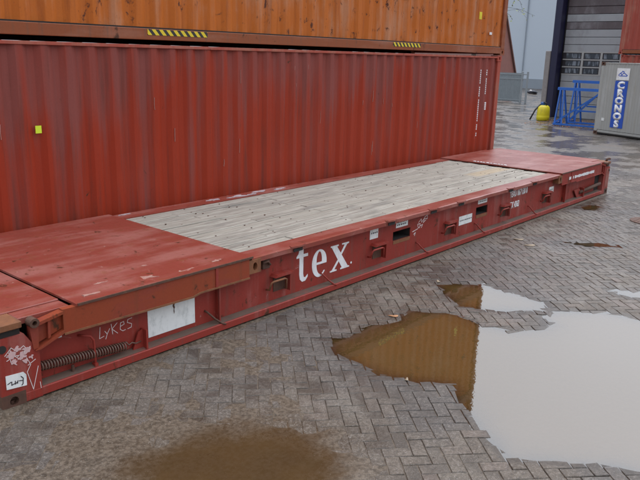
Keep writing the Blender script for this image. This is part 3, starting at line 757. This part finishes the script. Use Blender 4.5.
for i, (x, y, r) in enumerate(((1.35, .16, .16), (1.75, .10, .12), (2.1, .12, .1), (1.0, .3, .07), (1.55, .45, .06), (.8, .1, .08))):
    MB().prism(flake(x, y, r, 0, '', '', .4, i + 40), 'z', .66, .6735 + .0003 * i).build('flaked_paint', 'flake_pink', rack)
ck = MB()
for q in ([(.845, .37), (.835, .275), (.875, .285)], [(.885, .325), (.905, .295), (.93, .335)], [(.905, .295), (.89, .255)], [(.945, .37), (.955, .28)], [(1.0, .365), (.95, .325), (1.0, .275)], [(1.03, .325), (1.065, .335), (1.06, .36), (1.03, .355), (1.025, .3), (1.05, .28), (1.075, .285)], [(1.14, .37), (1.1, .365), (1.095, .34), (1.135, .32), (1.13, .29), (1.095, .285)]): ck.ribbon([(a * 1.01 + .005, b + .012) for a, b in q], .0045, YW - .0005)
ck.build('chalk_lettering', 'chalk_white', rack)
ck = MB()
for q in ([(5.33, .39), (5.45, .41)], [(5.36, .35), (5.40, .37), (5.38, .33)], [(5.46, .42), (5.44, .47), (5.5, .47), (5.49, .42), (5.46, .42)], [(5.46, .49), (5.52, .53), (5.53, .48)], [(5.54, .49), (5.6, .53), (5.57, .47), (5.63, .5)], [(5.6, .54), (5.66, .56), (5.66, .51), (5.61, .52)], [(5.50, .44), (5.56, .45), (5.53, .41)]): ck.ribbon(q, .008, YW - .0005)
ck.build('chalk_scrawl', 'chalk_white', rack)
# big white letters
def glyph(polys, x0, z0, sx, sz, name, sh=0):
    mb = MB()
    for i, p in enumerate(polys): mb.prism([(x0 + (a + sh * b) * sx, z0 + b * sz) for a, b in p], 'y', YW - .0032 - .0002 * i, YW - .0006)
    return mb.build(name, 'white', rack)
def arc(cx, cz, rx, rz, a0, a1, n=14): return [(cx + rx * math.cos(math.radians(a0 + (a1 - a0) * i / n)), cz + rz * math.sin(math.radians(a0 + (a1 - a0) * i / n))) for i in range(n + 1)]
t_poly = [(.34, 1.0), (.60, 1.02), (.60, .735), (.98, .735), (.98, .655), (.60, .655), (.60, .20), (.66, .10), (.78, .08), (.98, .15), (.98, .08), (.78, -.015), (.52, -.02), (.34, .06), (.28, .2), (.28, .655), (.04, .655), (.04, .70), (.20, .77)]
glyph([t_poly], 3.155, .215, .19, .40, 'lettering')
ring_o = arc(.5, .5, .5, .5, 12, 318, 26); ring_i = arc(.50, .5, .20, .40, 305, 40, 22)
e_poly = [(.99, .50), (.975, .62)] + arc(.5, .5, .48, .5, 25, 325, 26)[0:] + [(.86, .26)] + arc(.54, .46, .24, .34, 315, 185, 12) + [(.30, .50)]
e_top = arc(.5, .60, .20, .33, 0, 180, 12)
# bowl of the e: outline with its counter cut by bridging
e_out = [(.99, .52)] + arc(.5, .5, .49, .5, 10, 318, 28) + arc(.56, .47, .27, .36, 312, 180, 12) + [(.29, .52)]
e_full = [(.99, .46), (.98, .58)] + arc(.5, .5, .48, .5, 12, 320, 28) + [(.80, .22)] + arc(.58, .46, .28, .36, 300, 178, 10) + [(.30, .46)]
glyph([[(.99, .46), (.99, .55)] + arc(.5, .55, .49, .45, 0, 90, 10) + arc(.5, .60, .17, .33, 90, 0, 8) + [(.67, .54), (.33, .54), (.31, .46)],
       arc(.5, .5, .49, .5, 90, 322, 22) + [(.80, .20)] + arc(.60, .46, .29, .37, 300, 180, 10) + [(.31, .55)] + arc(.5, .60, .19, .33, 180, 92, 6)], 3.405, .20, .245, .31, 'lettering')
glyph([[(.0, 1.0), (.42, 1.0), (.42, .95), (.34, .93), (.95, .06), (1.03, .05), (1.03, 0), (.54, 0), (.54, .05), (.62, .07), (.05, .94), (0, .95)],
       [(.60, 1.0), (.98, 1.0), (.98, .95), (.88, .93), (.58, .555), (.52, .62), (.74, .92), (.74, .94), (.60, .95)],
       [(-.02, 0), (.34, 0), (.34, .05), (.22, .07), (.46, .37), (.41, .44), (.08, .06), (-.02, .05)]], 3.715, .205, .325, .30, 'lettering')
MB().lathe([(.0, 0), (.013, 0), (.013, .0025), (0, .0025)], (4.085, YW - .0032, .245), 10, 'y').build('lettering', 'white', rack)
# plates on the web
def plate(x0, x1, z0, z1, rows=2, seed=1):
    p = MB().box(x0, x1, YW - .0035, YW - .0005, z0, z1).build('plate', 'placard', rack)
    mb = MB(); r_ = random.Random(seed); n = rows
    for i in range(n):
        z = z1 - (z1 - z0) * (i + 1) / (n + 1); x = x0 + .02
        while x < x1 - .03:
            w = r_.uniform(.012, .03); mb.box(x, min(x + w, x1 - .012), YW - .0045, YW - .0036, z - .008, z + .009); x += w + r_.uniform(.008, .02)
    mb.build('print', 'ink', p); return p
plate(4.425, 4.585, .45, .593, 1, 1); plate(4.955, 5.21, .50, .60, 2, 2); plate(6.495, 6.86, .272, .40, 1, 3); plate(7.01, 7.28, .505, .595, 2, 4); plate(9.515, 9.705, .345, .445, 1, 5)
text('lettering', 'TEXU 867130 8', .14, 8.02, .465, YW - .0006, 'white', rack, .006, .68)
text('lettering', 'TX 4363', .135, 8.06, .285, YW - .0006, 'white', rack, .006, .66)
# small white lettering on the far folded wall (illegible) and along its hinge line
mb = MB(); x = 10.1; r_ = random.Random(5)
while x < 11.28:
    w = r_.uniform(.03, .06); h = r_.uniform(.035, .055); mb.box(x, x + w, -.016, -.0125, .545 - h / 2, .545 + h / 2); x += w + (.012 if r_.random() < .8 else .05)
stuff(mb.build('lettering', 'white', rack))
mb = MB(); y = 1.06
while y < 1.72: w = r_.uniform(.02, .05); mb.box(9.79, 9.84, y, y + w, .675, .684); y += w + r_.uniform(.015, .04)
stuff(mb.build('lettering', 'white', rack))
# lashing brackets: a welded pocket with a bent bar hook in front
for x in (2.80, 4.47, 6.11, 7.73, 9.25):
    b_ = bpy.data.objects.new('lashing_bracket', None); COL.objects.link(b_); b_.parent = rack
    MB().box(x + .19, x + .205, .01, YW, .195, .375).build('side_cheek', 'rack', b_)
    MB().prism([(x - .03, .375), (x + .205, .375), (x + .235, .40), (x + .0, .40)], 'y', .0, YW).build('cheek_top', 'rack', b_)
    MB().prism([(x + .02, .20), (x + .19, .20), (x + .19, .375), (x + .02, .375)], 'y', YW - .006, YW - .001).build('pocket_back', 'rust', b_)
    MB().tube([(x - .09, .075, .255), (x - .09, .03, .26), (x - .085, .005, .335), (x - .06, .002, .345), (x + .10, .0, .345), (x + .125, .002, .335), (x + .13, .01, .23)], .011, 8).build('hook', 'rust_bright' if x < 3 else 'rack', b_, True)
# short tie rods leaning on the flange ledge
for i, x in enumerate((1.93, 3.55, 5.42, 6.95, 8.72)):
    m_ = MB().tube([(x, YW, .235), (x + .01, .062, .225), (x + .075, .03, .15), (x + .14, .006, .095), (x + .17, -.012, .085)], .0095, 8); m_.build('tie_rod', 'rust' if i == 0 else 'rack', rack, True)
# latch by the near hinge casting
m_ = MB(); m_.box(2.62, 2.72, .03, YW, .49, .60, .006); m_.tube([(2.62, .03, .56), (2.66, .0, .575), (2.71, .02, .53)], .012, 8); m_.build('latch', 'rust', rack)
MB().tube([(12.13, .07, .65), (12.145, .06, .685), (12.17, .04, .70), (12.2, .02, .695)], .022, 8).build('twist_lock', 'rust', rack, True)
MB().box(12.0, 12.16, -.003, .0005, .15, .52).build('faded_plate', 'rack_top', rack)

# ------------------------------------------------------------------ grey container with blue band, red stack behind
rz = math.radians(-113)
gc = container('freight_container', 'grey freight container with white letters on an upright blue band, standing before the workshop door', 6.058, 2.56, 'grey_box', 'grey_box', 'grey_box', (24.16, 4.68, 0), rz, pitch=.12, depth=.008)
MB().box(.72, 1.26, -.003, .011, .30, 1.93).build('name_band', 'blue_band', gc)
MB().box(.74, 1.28, -.0035, .011, 1.96, 2.36).build('name_plate', 'white', gc)
mb = MB()
for q in ([(.82, 2.12), (.90, 2.2), (.96, 2.13), (1.04, 2.21), (1.2, 2.12)], [(.93, 2.2), (.98, 2.26), (1.05, 2.24)], [(.86, 2.1), (1.18, 2.1)]): mb.ribbon(q, .03, -.004)
mb.build('emblem', 'blue_band', gc)
for i, ch in enumerate('CRONOS'):
    text('letter', ch, .335, .985, 1.665 - i * .268, -.0035, 'white', gc, .022, 1.25, align='CENTER')
MB().box(.3, .42, .004, .011, .5, .6).build('sticker', 'placard', gc)
MB().box(.18, 5.88, -.006, -.001, .03, .08).build('dark_sill', 'dark', gc)
lo = container('freight_container', 'lower weathered red container half hidden behind the grey container', 6.058, 2.86, 'red2', 'red2', 'red2', (27.0, 4.98, 0), rz)
up = container('freight_container', 'upper weathered red container stacked behind and above the grey container', 6.058, 2.86, 'red2', 'orange_rail', 'red2', (27.02, 5.1, 2.875), rz)

# ------------------------------------------------------------------ workshop
ws = thing('workshop_building', 'workshop with dark blue corner column and pale sectional door behind the blue trestles', 'building', (30.0, 0, 0))
# local x = depth behind the facade
MB().box(.0, .5, 8.80, 9.12, 0, 6.6, .02).build('corner_column', 'pillar', ws)
MB().box(-.05, .5, 9.125, 9.36, 0, 3.0, .02).build('side_pier', 'brick_wall', ws)
MB().box(.5, 14, 8.95, 9.28, 0, 6.4).build('end_wall', 'clad_low', ws)
MB().box(.02, .5, -14, 3.3, 0, 6.5).build('front_wall', 'pillar', ws)
MB().box(.02, .5, 3.3, 8.80, 5.95, 6.5).build('lintel', 'pillar', ws)
MB().box(.5, 14, -14, 8.95, 6.3, 6.45).build('roof', 'clad_low', ws)
MB().box(.62, .70, 3.2, 8.95, 0, 6.2).build('door_lining', 'recess', ws)
dr = bpy.data.objects.new('sectional_door', None); COL.objects.link(dr); dr.parent = ws
ph_ = .33
for i in range(18):
    z0 = i * ph_
    if 6 <= i <= 8: continue
    stain_or_shade = i in (12, 14, 15, 16) or i > 17  # upper panels that get the painted recess shade
    MB().box(.50 + .0, .56, 3.35, 8.74, z0 + .008, z0 + ph_ - .008, .012).build('door_panel', 'door_stain' if stain_or_shade else 'door_panel', dr)
MB().box(.53, .56, 3.35, 8.74, 6 * ph_ + .004, 9 * ph_ - .004).build('door_backing', 'recess', dr)
cols = [(8.62, 7.90), (7.76, 7.05), (6.91, 6.2), (6.06, 5.3), (5.19, 4.5), (4.39, 3.7)]
for r in range(3):
    z0 = (6 + r) * ph_ + .03; z1 = z0 + .27
    for a, b in cols:
        f_ = MB(); f_.box(.495, .525, b, a, z0, z0 + .03); f_.box(.495, .525, b, a, z1 - .03, z1); f_.box(.495, .525, b, b + .03, z0 + .03, z1 - .03); f_.box(.495, .525, a - .03, a, z0 + .03, z1 - .03)
        w_ = f_.build('window', 'recess', dr); MB().box(.505, .52, b + .031, a - .031, z0 + .031, z1 - .031).build('pane', 'glass', w_)
bars = [8.73] + [ (cols[i][1] + cols[i + 1][0]) / 2 for i in range(5)]
for y in bars[1:]: MB().box(.488, .528, y - .05, y + .05, 6 * ph_ + .005, 9 * ph_ - .005).build('mullion', 'door_frame', dr)
for r in range(4):
    z = (6 + r) * ph_; MB().box(.490, .5285, 3.35, 8.74, z - .026, z + .026).build('transom', 'door_frame', dr)

# ------------------------------------------------------------------ blue trestles
def trestle(label, x, y0, y1, h, w=.6, flip=0):
    t = thing('trestle', label, 'trestle', (x, y0, 0), 0, 'blue steel trestles by the workshop door')
    Lx = y0 - y1
    MB().bar((0, .1, h), (0, -Lx, h), .11, .11).build('top_beam', 'blue_paint', t)
    for yy in (0, -Lx + .1):
        for s in (-1, 1):
            MB().bar((.04 * s, yy - .02, h - .055), (w / 2 * s, yy, .0), .055).build('leg', 'blue_paint', t)
            MB().bar((.02 * s, yy - .16, h - .055), (w / 2 * s, yy - .3, .0), .055).build('leg', 'blue_paint', t)
        MB().bar((-w / 2, yy, .1), (w / 2, yy, .1), .05).build('foot_bar', 'blue_paint', t)
    MB().bar((-w / 2 - .0, .05, .07), (-w / 2, -Lx + .1, .07), .07).build('bottom_beam', 'blue_paint', t)
    MB().bar((-w / 2 + .04, .0, .12), (-.03, -Lx * .72, h - .06), .07).build('diagonal_brace', 'blue_paint', t)
    MB().bar((w / 2 - .1, -.5, h * .42), (w / 2 - .1, -Lx + .2, h * .42), .06).build('cross_bar', 'blue_paint', t)
    return t
trestle('nearer blue steel A-frame trestle standing before the pale workshop door', 26.35, 6.98, 4.6, 1.47)
trestle('farther and taller blue steel A-frame trestle, nearer the workshop door', 27.75, 6.95, 4.95, 1.74, .7)
# litter of brown leaves under the trestles
mb = MB(); r_ = random.Random(9)
for i in range(700):
    x, y = r_.uniform(25.6, 29.6), r_.uniform(4.6, 8.2); a = r_.uniform(0, 6.3); s_ = r_.uniform(.03, .07); z = .006 + r_.uniform(0, .02)
    c_, q = math.cos(a) * s_, math.sin(a) * s_
    mb.add([(x - c_, y - q, z), (x + q * .5, y - c_ * .5, z + .012), (x + c_, y + q, z + .004), (x - q * .5, y + c_ * .5, z + .01)], [(0, 1, 2, 3)])
stuff(mb.build('leaf_litter', 'leaf', None, fix=False))
# ------------------------------------------------------------------ yellow drum
dm = thing('drum', 'yellow plastic drum with blue cap standing at the foot of the dark blue column', 'drum', (27.9, 8.28, 0))
MB().lathe([(.20, 0), (.275, .02), (.28, .2), (.272, .22), (.278, .25), (.27, .45), (.25, .58), (.18, .655), (.10, .67)], (0, 0, 0), 24).build('body', 'yellow', dm, True)
MB().lathe([(.09, .66), (.10, .68), (.10, .78), (.07, .80)], (.02, .06, 0), 14).build('cap', 'blue_cap', dm)
MB().tube([(-.06, -.12, .64), (-.06, -.14, .76), (-.04, .0, .80), (-.02, .03, .76)], .03, 8).build('handle', 'black', dm, True)
MB().tube([(-.1, .12, .70), (-.2, .30, .45), (-.26, .42, .15), (-.2, .5, .03)], .035, 8).build('hose', 'black', dm, True)
# ------------------------------------------------------------------ fence, warehouse, shed, bundle
fn = thing('yard_fence', 'grey steel yard fence of upright pales beyond the end of the container stack', 'fence', (39, 14.3, 0))
def fpost(y): return MB().box(-.05, .05, y - .05, y + .05, 0, 1.9, .01).build('fence_post', 'galv', fn)
for y in (0, .34, 2.6, 5.2): fpost(y)
for y0, y1 in ((.39, 2.55), (2.65, 5.15), (.05, .29)):
    for z in (.18, 1.45, 1.72): MB().box(-.03, .03, y0, y1, z - .03, z + .03).build('rail', 'galv', fn)
mb = MB()
y = .42
while y < 5.1:
    mb.box(-.012, .012, y, y + .06, .08, 1.80); y += .072
stuff(mb.build('fence_pales', 'mesh_infill', fn))
wh = thing('warehouse', 'large pale blue grey warehouse wall far beyond the yard', 'building', (62, 0, 0))
for y0, y1 in ((14, 18.5), (18.5, 22.15), (22.15, 25.5), (25.5, 29.8), (29.8, 36)):
    MB().box(0, 9, y0 + .006, y1 - .006, .9, 13).build('cladding_panel', 'clad', wh)
MB().box(-.05, 9, 14, 36, 0, .9).build('plinth', 'clad_low', wh)
MB().tube([(-.09, 25.5, .2), (-.09, 25.5, 12.8)], .05, 8).build('downpipe', 'clad_low', wh)
sh = thing('brick_shed', 'steep gabled brown red brick shed behind the grey yard fence', 'building', (46, 18.6, 0))
MB().prism([(0, 0), (0, 1.75), (-3.2, 7.4), (-6.4, 1.75), (-6.4, 0)], 'y', 0, 6).build('wall', 'shed', sh)
m_ = MB(); m_.prism([(.25, 1.5), (-3.2, 7.6), (-3.2, 7.42), (.02, 1.7)], 'y', -.12, 6.1); m_.prism([(-6.65, 1.5), (-6.42, 1.7), (-3.2, 7.42), (-3.2, 7.6)], 'y', -.12, 6.1); m_.build('roof', 'roof_tile', sh)
bd = thing('bundle', 'small dark bundle with a white patch lying before the far pale warehouse', 'bundle', (52, 19.8, 0))
bd.scale = (.62, .62, .62)
bm = bmesh.new(); bmesh.ops.create_icosphere(bm, subdivisions=3, radius=.5)
for v in bm.verts: v.co += v.co.normalized() * .18 * noise.noise(v.co * 3); v.co.z = max(0, v.co.z * .5 + .2); v.co.y *= 1.35
MB().frombm(bm).build('tarpaulin', 'slate', bd, True)
bm = bmesh.new(); bmesh.ops.create_icosphere(bm, subdivisions=2, radius=.17)
for v in bm.verts: v.co = Vector((v.co.x - .38, v.co.y + .05, v.co.z * .6 + .4))
MB().frombm(bm).build('white_patch', 'white', bd, True)

# ------------------------------------------------------------------ tree whose twigs hang out past the stack
tr_ = thing('tree', 'tree with thin drooping twigs and sparse yellow green leaves showing past the container stack', 'tree', (28, 11.9, 0))
r_ = random.Random(21); tw = MB(); lv = MB()
MB().tube([(0, 0, 0), (.05, .02, 1.5), (.0, .1, 3.0), (.1, .0, 4.6), (.05, .1, 6.6)], .17, 10, .04).build('trunk', 'bark', tr_, True)
def leaf(p):
    s_ = r_.uniform(.05, .10); a = Vector((r_.uniform(-1, 1), r_.uniform(-1, 1), r_.uniform(-1, .3))).normalized() * s_; b = a.orthogonal().normalized() * s_ * .5
    lv.add([p - a * .1, p + a * .5 + b, p + a * 1.3, p + a * .5 - b], [(0, 1, 2, 3)])
def limb(p, d, l, r, depth):
    pts = [p]; q = Vector(p)
    for i in range(5):
        d = (d + Vector((r_.uniform(-.25, .25), r_.uniform(-.25, .25), r_.uniform(-.22, .16)))).normalized(); q = q + d * l / 5; pts.append(q.copy())
    tw.tube(pts, r, 5, r * .4)
    if depth > 0:
        for i in range(3): limb(pts[r_.randint(2, 5)], (d + Vector((r_.uniform(-.8, .8), r_.uniform(-.8, .8), r_.uniform(-.6, .4)))).normalized(), l * .55, r * .5, depth - 1)
    else:
        for w in pts[1:]:
            if r_.random() < .7: leaf(w + Vector((r_.uniform(-.05, .05), r_.uniform(-.05, .05), -.03)))
for i in range(8):
    a = i * 2.4 + 1.2; z = 4.6 + i * .2
    limb(Vector((.05, .05, z)), Vector((math.cos(a), math.sin(a), .45)), r_.uniform(1.3, 1.9), .035, 2)
for z, l in ((4.75, 1.5), (5.0, 1.7)): limb(Vector((.05, .05, z)), Vector((.15, -1, .05)), l, .016, 1)
tw.build('branches', 'bark', tr_, True); lv.build('leaves', 'foliage', tr_, fix=False)

# loose grit on the bricks, thickest by the rack corner
mb = MB(); r_ = random.Random(77)
for i in range(4200):
    x = -1.2 + abs(r_.gauss(0, 2.2)); y = -abs(r_.gauss(0, 1.1)) + .02 if r_.random() < .85 else r_.uniform(-.09, .02)
    if i > 3300: x = r_.uniform(0, 12); y = r_.uniform(-.07, .01)
    h = height(x, y)
    if h < ZW: continue
    s_ = r_.uniform(.0022, .006) * (1.6 if r_.random() < .06 else 1); z = h + s_ * .3
    p = [(x + s_ * math.cos(a) * r_.uniform(.7, 1.2), y + s_ * math.sin(a) * r_.uniform(.7, 1.2), z - s_) for a in (r_.uniform(0, 2), r_.uniform(2.1, 4.1), r_.uniform(4.2, 6.2))]
    mb.add(p + [(x, y, z + s_ * r_.uniform(.4, .9))], [(0, 1, 3), (1, 2, 3), (2, 0, 3)])
stuff(mb.build('grit', 'grit', None, fix=False))
mb = MB()
for i in range(26):      # a trail of small stones breaking the water surface
    t = r_.random(); x, y = 4.05 + .25 * t + r_.gauss(0, .07), -1.42 - .55 * t + r_.gauss(0, .08); s_ = r_.uniform(.006, .018)
    bm = bmesh.new(); bmesh.ops.create_icosphere(bm, subdivisions=1, radius=s_)
    for v in bm.verts: v.co = Vector((x, y, ZW + s_ * .15)) + Vector((v.co.x, v.co.y, v.co.z * .6)) * r_.uniform(.75, 1.2)
    mb.frombm(bm)
stuff(mb.build('small_stones', 'ledge', None))
# ------------------------------------------------------------------ scraps on the ground
def scrap(label, x, y, s, mat, rz, name='fallen_leaf', cat='leaf'):
    h = max(height(x, y), ZW) + .004; m_ = MB(); n = 10
    top = [];
    for i in range(n):
        a = 2 * PI * i / n; rr = s * (1 - .45 * abs(math.sin(a))) * (1 + .25 * math.cos(3 * a)); top.append((rr * math.cos(a), rr * math.sin(a) * .8, .004 * math.cos(2 * a) + .004))
    m_.add(top + [(p[0], p[1], p[2] - .002) for p in top] + [(0, 0, .004), (0, 0, .002)], [(i, (i + 1) % n, 2 * n) for i in range(n)] + [((i + 1) % n + n, i + n, 2 * n + 1) for i in range(n)] + [(i, i + n, (i + 1) % n + n, (i + 1) % n) for i in range(n)])
    o = m_.build(name, mat, None, True); o.location = (x, y, h); o.rotation_euler = (0, 0, rz); tag(o, label, cat)
scrap('dry orange leaf at the left tip of the large brown puddle', 3.56, -.90, .055, 'leaf', 2.3)
scrap('pale leaf at the corner of the small upper puddle', 4.85, -.62, .045, 'leaf_pale', .8)
scrap('pale leaf lying on the bricks below the brown puddle edge', 2.46, -1.80, .03, 'leaf_pale', .5)
scrap('flat pale scrap of paper on the bricks beside the flat rack', 7.4, -.42, .08, 'leaf_pale', 2.2, 'paper_scrap', 'litter')
scrap('long thin pale paper scrap, farther from the rack than the other', 7.2, -.68, .09, 'leaf_pale', 2.5, 'paper_scrap', 'litter')
mc = thing('manhole_cover', 'round rusty manhole cover at the right edge of the paving', 'manhole cover', (10.12, -1.42, .006))
MB().lathe([(.0, 0), (.30, 0), (.30, .008), (.285, .012), (.0, .012)], (0, 0, 0), 28).build('lid', 'rust', mc)
m_ = MB()
for i in range(-3, 4): m_.box(-.2, .2, i * .06 - .012, i * .06 + .012, .012, .017)
m_.build('tread_bars', 'rust', mc)
